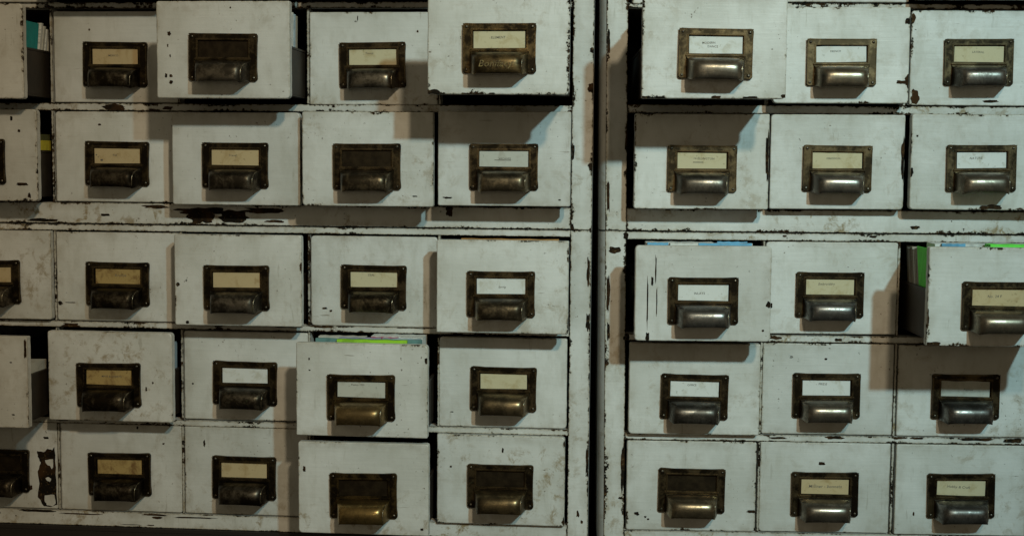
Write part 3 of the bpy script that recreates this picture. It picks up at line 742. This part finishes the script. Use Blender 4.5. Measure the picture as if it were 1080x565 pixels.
# right edge drawer: green board, paper on top, brown cards leaning
side_sheet('RC2', 'divider_board', 'bright green board standing near the front of the drawer pulled far out at right', 'board', GREEN, -.0640, .0180, .046, .0180, .072, .0905)
sheet('RC2', 'folder', 'blue-edged folder behind the front of the drawer pulled far out at right', 'folder', BLUE, -.050, -.026, .0300, FLOOR, .0030, .0957, 0)
sheet('RC2', 'folder', 'white folder behind the bright green board', 'folder', WPAP, -.0560, .060, .0340, FLOOR, .0300, .0952, 0)
sheet('RC2', 'folder', 'bright green folder lying across behind the front of the drawer pulled far out at right', 'folder', GREEN, -.006, .062, .0130, FLOOR, .0180, .0962, 0)
for i in range(7):
    sheet('RC2', 'index_card', 'brown-grey card in the row leaning behind the bright green board, number %d from it' % (i + 1) if False else
          'one of the worn brown-grey cards leaning behind the bright green board', 'card', (BUFF, PAPER['grey'])[i % 3 == 2], -.0640, -.0575, .0490 + i * .0064, FLOOR, .0044, .0885 - .001 * (i % 3), .022, 'brown-grey cards in the far pulled-out drawer')

# ------------------------------------------------------------------ cabinets
def u_at(c, lo, hi, z):
    """left or right edge of a stile that leans a little: value lo at z=-.42, hi at z=.17"""
    t = (z + .42) / .59
    return lo + (hi - lo) * t

RAILS = {'L': {'top': (.1664, .1730), 'AB': (.0533, .0613), 'ub': (-.0732, -.0500), 'lt': (-.0815, -.0745), 'CD': (-.1914, -.1848), 'DE': (-.3022, -.2955), 'bot': (-.4210, -.4040)},
         'R': {'top': (.1664, .1716), 'AB': (.0540, .0630), 'ub': (-.0736, -.0495), 'lt': (-.0830, -.0750), 'CD': (-.1938, -.1866), 'DE': (-.3042, -.2970), 'bot': (-.4225, -.4064)}}
STILE = {'L': ((.0643, .0643), (.0871, .0870)), 'R': ((.1046, .0997), (.1268, .1226))}   # inner/outer edges: (value low, value high)
DIV = {'L': (-.5207, -.3743, -.2277, -.0811), 'R': (.2746, .4208)}
FARL = {'L': -.6680, 'R': .5690}
TOPZ = .2790

def module(c, upper, label):
    root = bpy.data.objects.new('cabinet_section', None); COL.objects.link(root); root.empty_display_size = .05
    z0, z1 = (-.0737, .300) if upper else (-.4212, -.0742)
    root.matrix_world = cab_matrix(c) @ Matrix.Translation((0, 0, z0))
    root['label'] = label; root['category'] = 'cabinet'; root['group'] = 'stacked white card index cabinets'
    R = RAILS[c]; losses = list(FLOSS[c]); rng = random.Random(c + str(upper))
    (sl0, sh0), (sl1, sh1) = STILE[c]
    def edge(k, z): return u_at(c, (sl0, sl1)[k], (sh0, sh1)[k], z)
    inner = (lambda z: edge(0, z)) if c == 'L' else (lambda z: edge(1, z))
    def part(name, spec, **kw):
        bm = new_bm(); xb0, xb1, xt0, xt1, a, b, y0, y1 = spec
        quad_box(bm, xb0, xb1, xt0, xt1, a - z0, b - z0, y0, y1)
        bv = [e for e in bm.edges if all(abs(v.co.y - y0) < 1e-6 for v in e.verts)]
        n = 0
        for (px, pz, hx, hz) in losses:
            if min(xb0, xt0) - .001 < px < max(xb1, xt1) + .001 and a - .0005 < pz < b + .0005:
                n += 1
                patch(bm, px, pz - z0, hx, hz, y0 - .00015 - .00002 * n, rng, (min(xb0, xt0) + .0004, max(xb1, xt1) - .0004, a - z0 + .0003, b - z0 - .0003))
        o = link(name, done(bm, name, [PAINT, BARE]), root, **kw); return o
    W = dict(wear=1.5, stain=.9, tone=.98)
    zt = z1
    # stiles
    sx = (edge(0, z0), edge(1, z0), edge(0, zt), edge(1, zt))
    part('stile', (*sx, z0, zt, 0.0, .020), wear=1.9, stain=.6, tone=1.0)
    far = FARL[c]
    if c == 'L': part('stile', (far - .023, far, far - .023, far, z0, zt, 0.0, .020), **W)
    else: part('stile', (far, far + .023, far, far + .023, z0, zt, 0.0, .020), **W)
    g = .0004
    def across(z):
        return (far + g, inner(z) - g) if c == 'L' else (inner(z) + g, far - g)
    names = ('top', 'AB', 'ub') if upper else ('lt', 'CD', 'DE', 'bot')
    for nme in names:
        a, b = R[nme]
        xb = across(a); xt = across(b)
        wr = {'AB': 2.2, 'top': 3.0, 'ub': 1.6, 'CD': 1.4, 'DE': 1.4, 'lt': 1.1, 'bot': 1.0}[nme]
        if nme == 'ub': a += .0000
        dy = .0010 if nme == 'AB' else 0.0
        part('rail', (xb[0], xb[1], xt[0], xt[1], a, b, dy, .016), wear=wr, stain=1.1, tone=.95 if nme in ('top', 'AB') else 1.0)
    # a fixed rail of the level above, then dividers between openings
    spans = ((.0619, .1658), (-.0494, .0527)) if upper else ((-.1842, -.0821), (-.2949, -.1920), (-.4034, -.3028))
    if c == 'R': spans = ((.0636, .1658), (-.0489, .0534)) if upper else ((-.1860, -.0836), (-.2964, -.1944), (-.4058, -.3048))
    if upper: spans = spans + ((.1738, .2790),)
    for a, b in spans:
        for x in DIV[c]:
            part('divider', (x - .0013, x + .0013, x - .0013, x + .0013, a, b, .0006, .016), wear=1.5, stain=1.2, tone=.85)
    if c == 'R':                 # rolled outer corner of the sheet-metal shell, turning into the gap
        bm = new_bm(); prof = [(.0002, .0008)] + [(-.0068 * math.sin(math.radians(a)), .0008 + .0085 * (1 - math.cos(math.radians(a)))) for a in range(12, 91, 13)] + [(-.0068, .10)]
        rows = []
        for z in (z0 + .0006, zt - .0006): rows.append([bm.verts.new((edge(0, z) + px, py, z - z0)) for px, py in prof])
        for i in range(len(prof) - 1):
            q = bm.faces.new((rows[0][i], rows[1][i], rows[1][i + 1], rows[0][i + 1])); q.smooth = True
            setuv(bm, q, [(1 - .004 - .001 * i, 0)] * 4, (1, 1))
        bmesh.ops.recalc_face_normals(bm, faces=bm.faces)
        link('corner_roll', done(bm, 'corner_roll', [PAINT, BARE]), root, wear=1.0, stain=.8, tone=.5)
    # shelves and partitions running back, the outer shell
    bm = new_bm(); dp = .42
    x0, x1 = (far + .001, inner(z0) - .001) if c == 'L' else (inner(z0) + .001, far - .001)
    for nme in names:
        a, b = R[nme]
        m = (a + b) / 2
        if nme in ('ub', 'bot'): box(bm, x0, x1, .0162, dp - .011, a - z0 + .0004, a - z0 + .008)
        elif nme == 'lt': box(bm, x0, x1, .0162, dp - .011, b - z0 - .006, b - z0 - .0003)
        else: box(bm, x0, x1, .0162, dp - .011, m - z0 - .0012, m - z0 + .0012)
    if upper: box(bm, x0, x1, .0162, dp - .011, .289 - z0, z1 - z0 - .0004)
    link('shelves', done(bm, 'shelves', [WOOD]), root)
    bm = new_bm()
    for a, b in spans:
        for x in DIV[c]: box(bm, x - .0008, x + .0008, .0162, dp - .012, a - z0 + .006, b - z0 - .006)
    link('partitions', done(bm, 'partitions', [WOOD]), root)
    bm = new_bm(); box(bm, x0 - .02, x1 + .02, dp - .010, dp, .001, z1 - z0 - .001); link('back_panel', done(bm, 'back_panel', [WOOD]), root)
    for side in (0, 1):
        if (c == 'L') == (side == 1): xa, xb_, ta, tb = edge(0, z0) + .004, edge(1, z0) - .0006, edge(0, zt) + .004, edge(1, zt) - .0006
        else:
            xa, xb_ = (far - .0224, far - .004) if c == 'L' else (far + .004, far + .0224)
            ta, tb = xa, xb_
        if c == 'R' and side == 0: xa, xb_, ta, tb = edge(0, z0) + .0006, edge(1, z0) - .004, edge(0, zt) + .0006, edge(1, zt) - .004
        bm = new_bm(); quad_box(bm, xa, xb_, ta, tb, .0006, z1 - z0 - .0006, .0202, dp - .0104)
        link('side_panel', done(bm, 'side_panel', [PAINT, BARE]), root, wear=.6, stain=.5, tone=.95)
    return root

module('L', True, 'upper section of the left white metal cabinet holding its top two rows')
module('L', False, 'lower section of the left white metal cabinet holding its bottom three rows')
module('R', True, 'upper section of the right white metal cabinet, beyond the dark gap')
module('R', False, 'lower section of the right white metal cabinet, beyond the dark gap')

PLW = make_plain('black_stained_wood', (.012, .008, .006), (.022, .014, .010), .6, sc=40, stretch=(.1, 1, 1))
for c, lab in (('L', 'dark plinth the left cabinet stands on, seen along the bottom edge'), ('R', 'dark plinth the right cabinet stands on, below its bottom rail')):
    bm = new_bm(); h = ZUP - .4216
    xa, xb = (-.690, .0855) if c == 'L' else (.1052, .590)
    box(bm, xa, xb, -.004, .40, 0.002, h)
    box(bm, xa - .001, xb + .001, -.010, -.0042, h - .030, h - .004)
    o = link('plinth', done(bm, 'plinth', [PLW])); a, d = CAB[c]
    o.matrix_world = Matrix.Translation((0, d, 0)) @ Matrix.Rotation(a, 4, 'Z')
    o['label'] = lab; o['category'] = 'plinth'

FLOORM = make_plain('dark_floor_boards', (.030, .022, .016), (.065, .045, .030), .6, sc=12, stretch=(.2, 1, 1))
bm = new_bm(); box(bm, -3, 3, -2.5, 3.2, -.02, 0); o = link('floor', done(bm, 'floor', [FLOORM])); o['kind'] = 'structure'
WALLM = make_plain('dim_wall', (.06, .05, .04), (.10, .085, .065), .8, sc=6)
bm = new_bm(); box(bm, -3, 3, 2.05, 2.10, .0, 2.6); o = link('wall', done(bm, 'wall', [WALLM])); o['kind'] = 'structure'

# ------------------------------------------------------------------ camera
t, ro, f = .08023, .00852, 1391.66
r0 = Vector((1, 0, 0)); up0 = Vector((0, math.sin(t), math.cos(t))); fw = Vector((0, math.cos(t), -math.sin(t)))
xs = r0 * math.cos(ro) + up0 * math.sin(ro); us = up0 * math.cos(ro) - r0 * math.sin(ro)
cam = bpy.data.cameras.new('camera'); co = bpy.data.objects.new('camera', cam); COL.objects.link(co)
co.matrix_world = Matrix(((xs.x, us.x, -fw.x, 0), (xs.y, us.y, -fw.y, 0), (xs.z, us.z, -fw.z, ZUP), (0, 0, 0, 1)))
cam.sensor_width = 36; cam.lens = 36 * f / 1080; cam.clip_start = .01; cam.clip_end = 50
S.camera = co

# ------------------------------------------------------------------ lamps
def spot(name, pos, target, power, color, radius, size, blend):
    l = bpy.data.lights.new(name, 'SPOT'); l.energy = power; l.color = color; l.shadow_soft_size = radius
    l.spot_size = math.radians(size); l.spot_blend = blend
    o = bpy.data.objects.new(name, l); COL.objects.link(o)
    p = Vector(pos); o.location = p
    o.rotation_euler = (Vector(target) - p).to_track_quat('-Z', 'Y').to_euler()
    return o
C0 = Vector((.10, 1.42, ZUP - .05))
K = Vector((.42, -1.0, .57))
spot('key_lamp', C0 + K * 2.6, (.35, 1.40, ZUP + .05), 212, (.54, .93, 1.0), .06, 31, 1.0)
spot('warm_lamp', C0 + K * 2.6 + Vector((-.50, 0, .06)), (-.17, 1.45, ZUP + .01), 122, (1.0, .815, .54), .09, 38, 1.0)
spot('added_front_fill', (-.14, -1.5, ZUP + .25), (0, 1.45, ZUP - .1), 7, (1.0, .87, .60), .25, 50, 1.0)  # unseen fill added behind the lens to lighten the gap and drawer insides
AMB = (1.0, .86, .56); AMBS = .13

w = bpy.data.worlds.new('World'); S.world = w; w.use_nodes = True
w.node_tree.nodes['Background'].inputs[0].default_value = (*AMB, 1); w.node_tree.nodes['Background'].inputs[1].default_value = AMBS

S.view_settings.view_transform = 'Standard'; S.view_settings.look = 'None'; S.view_settings.exposure = 0; S.view_settings.gamma = 1
S.cycles.use_denoising = True
S.cycles.max_bounces = 6
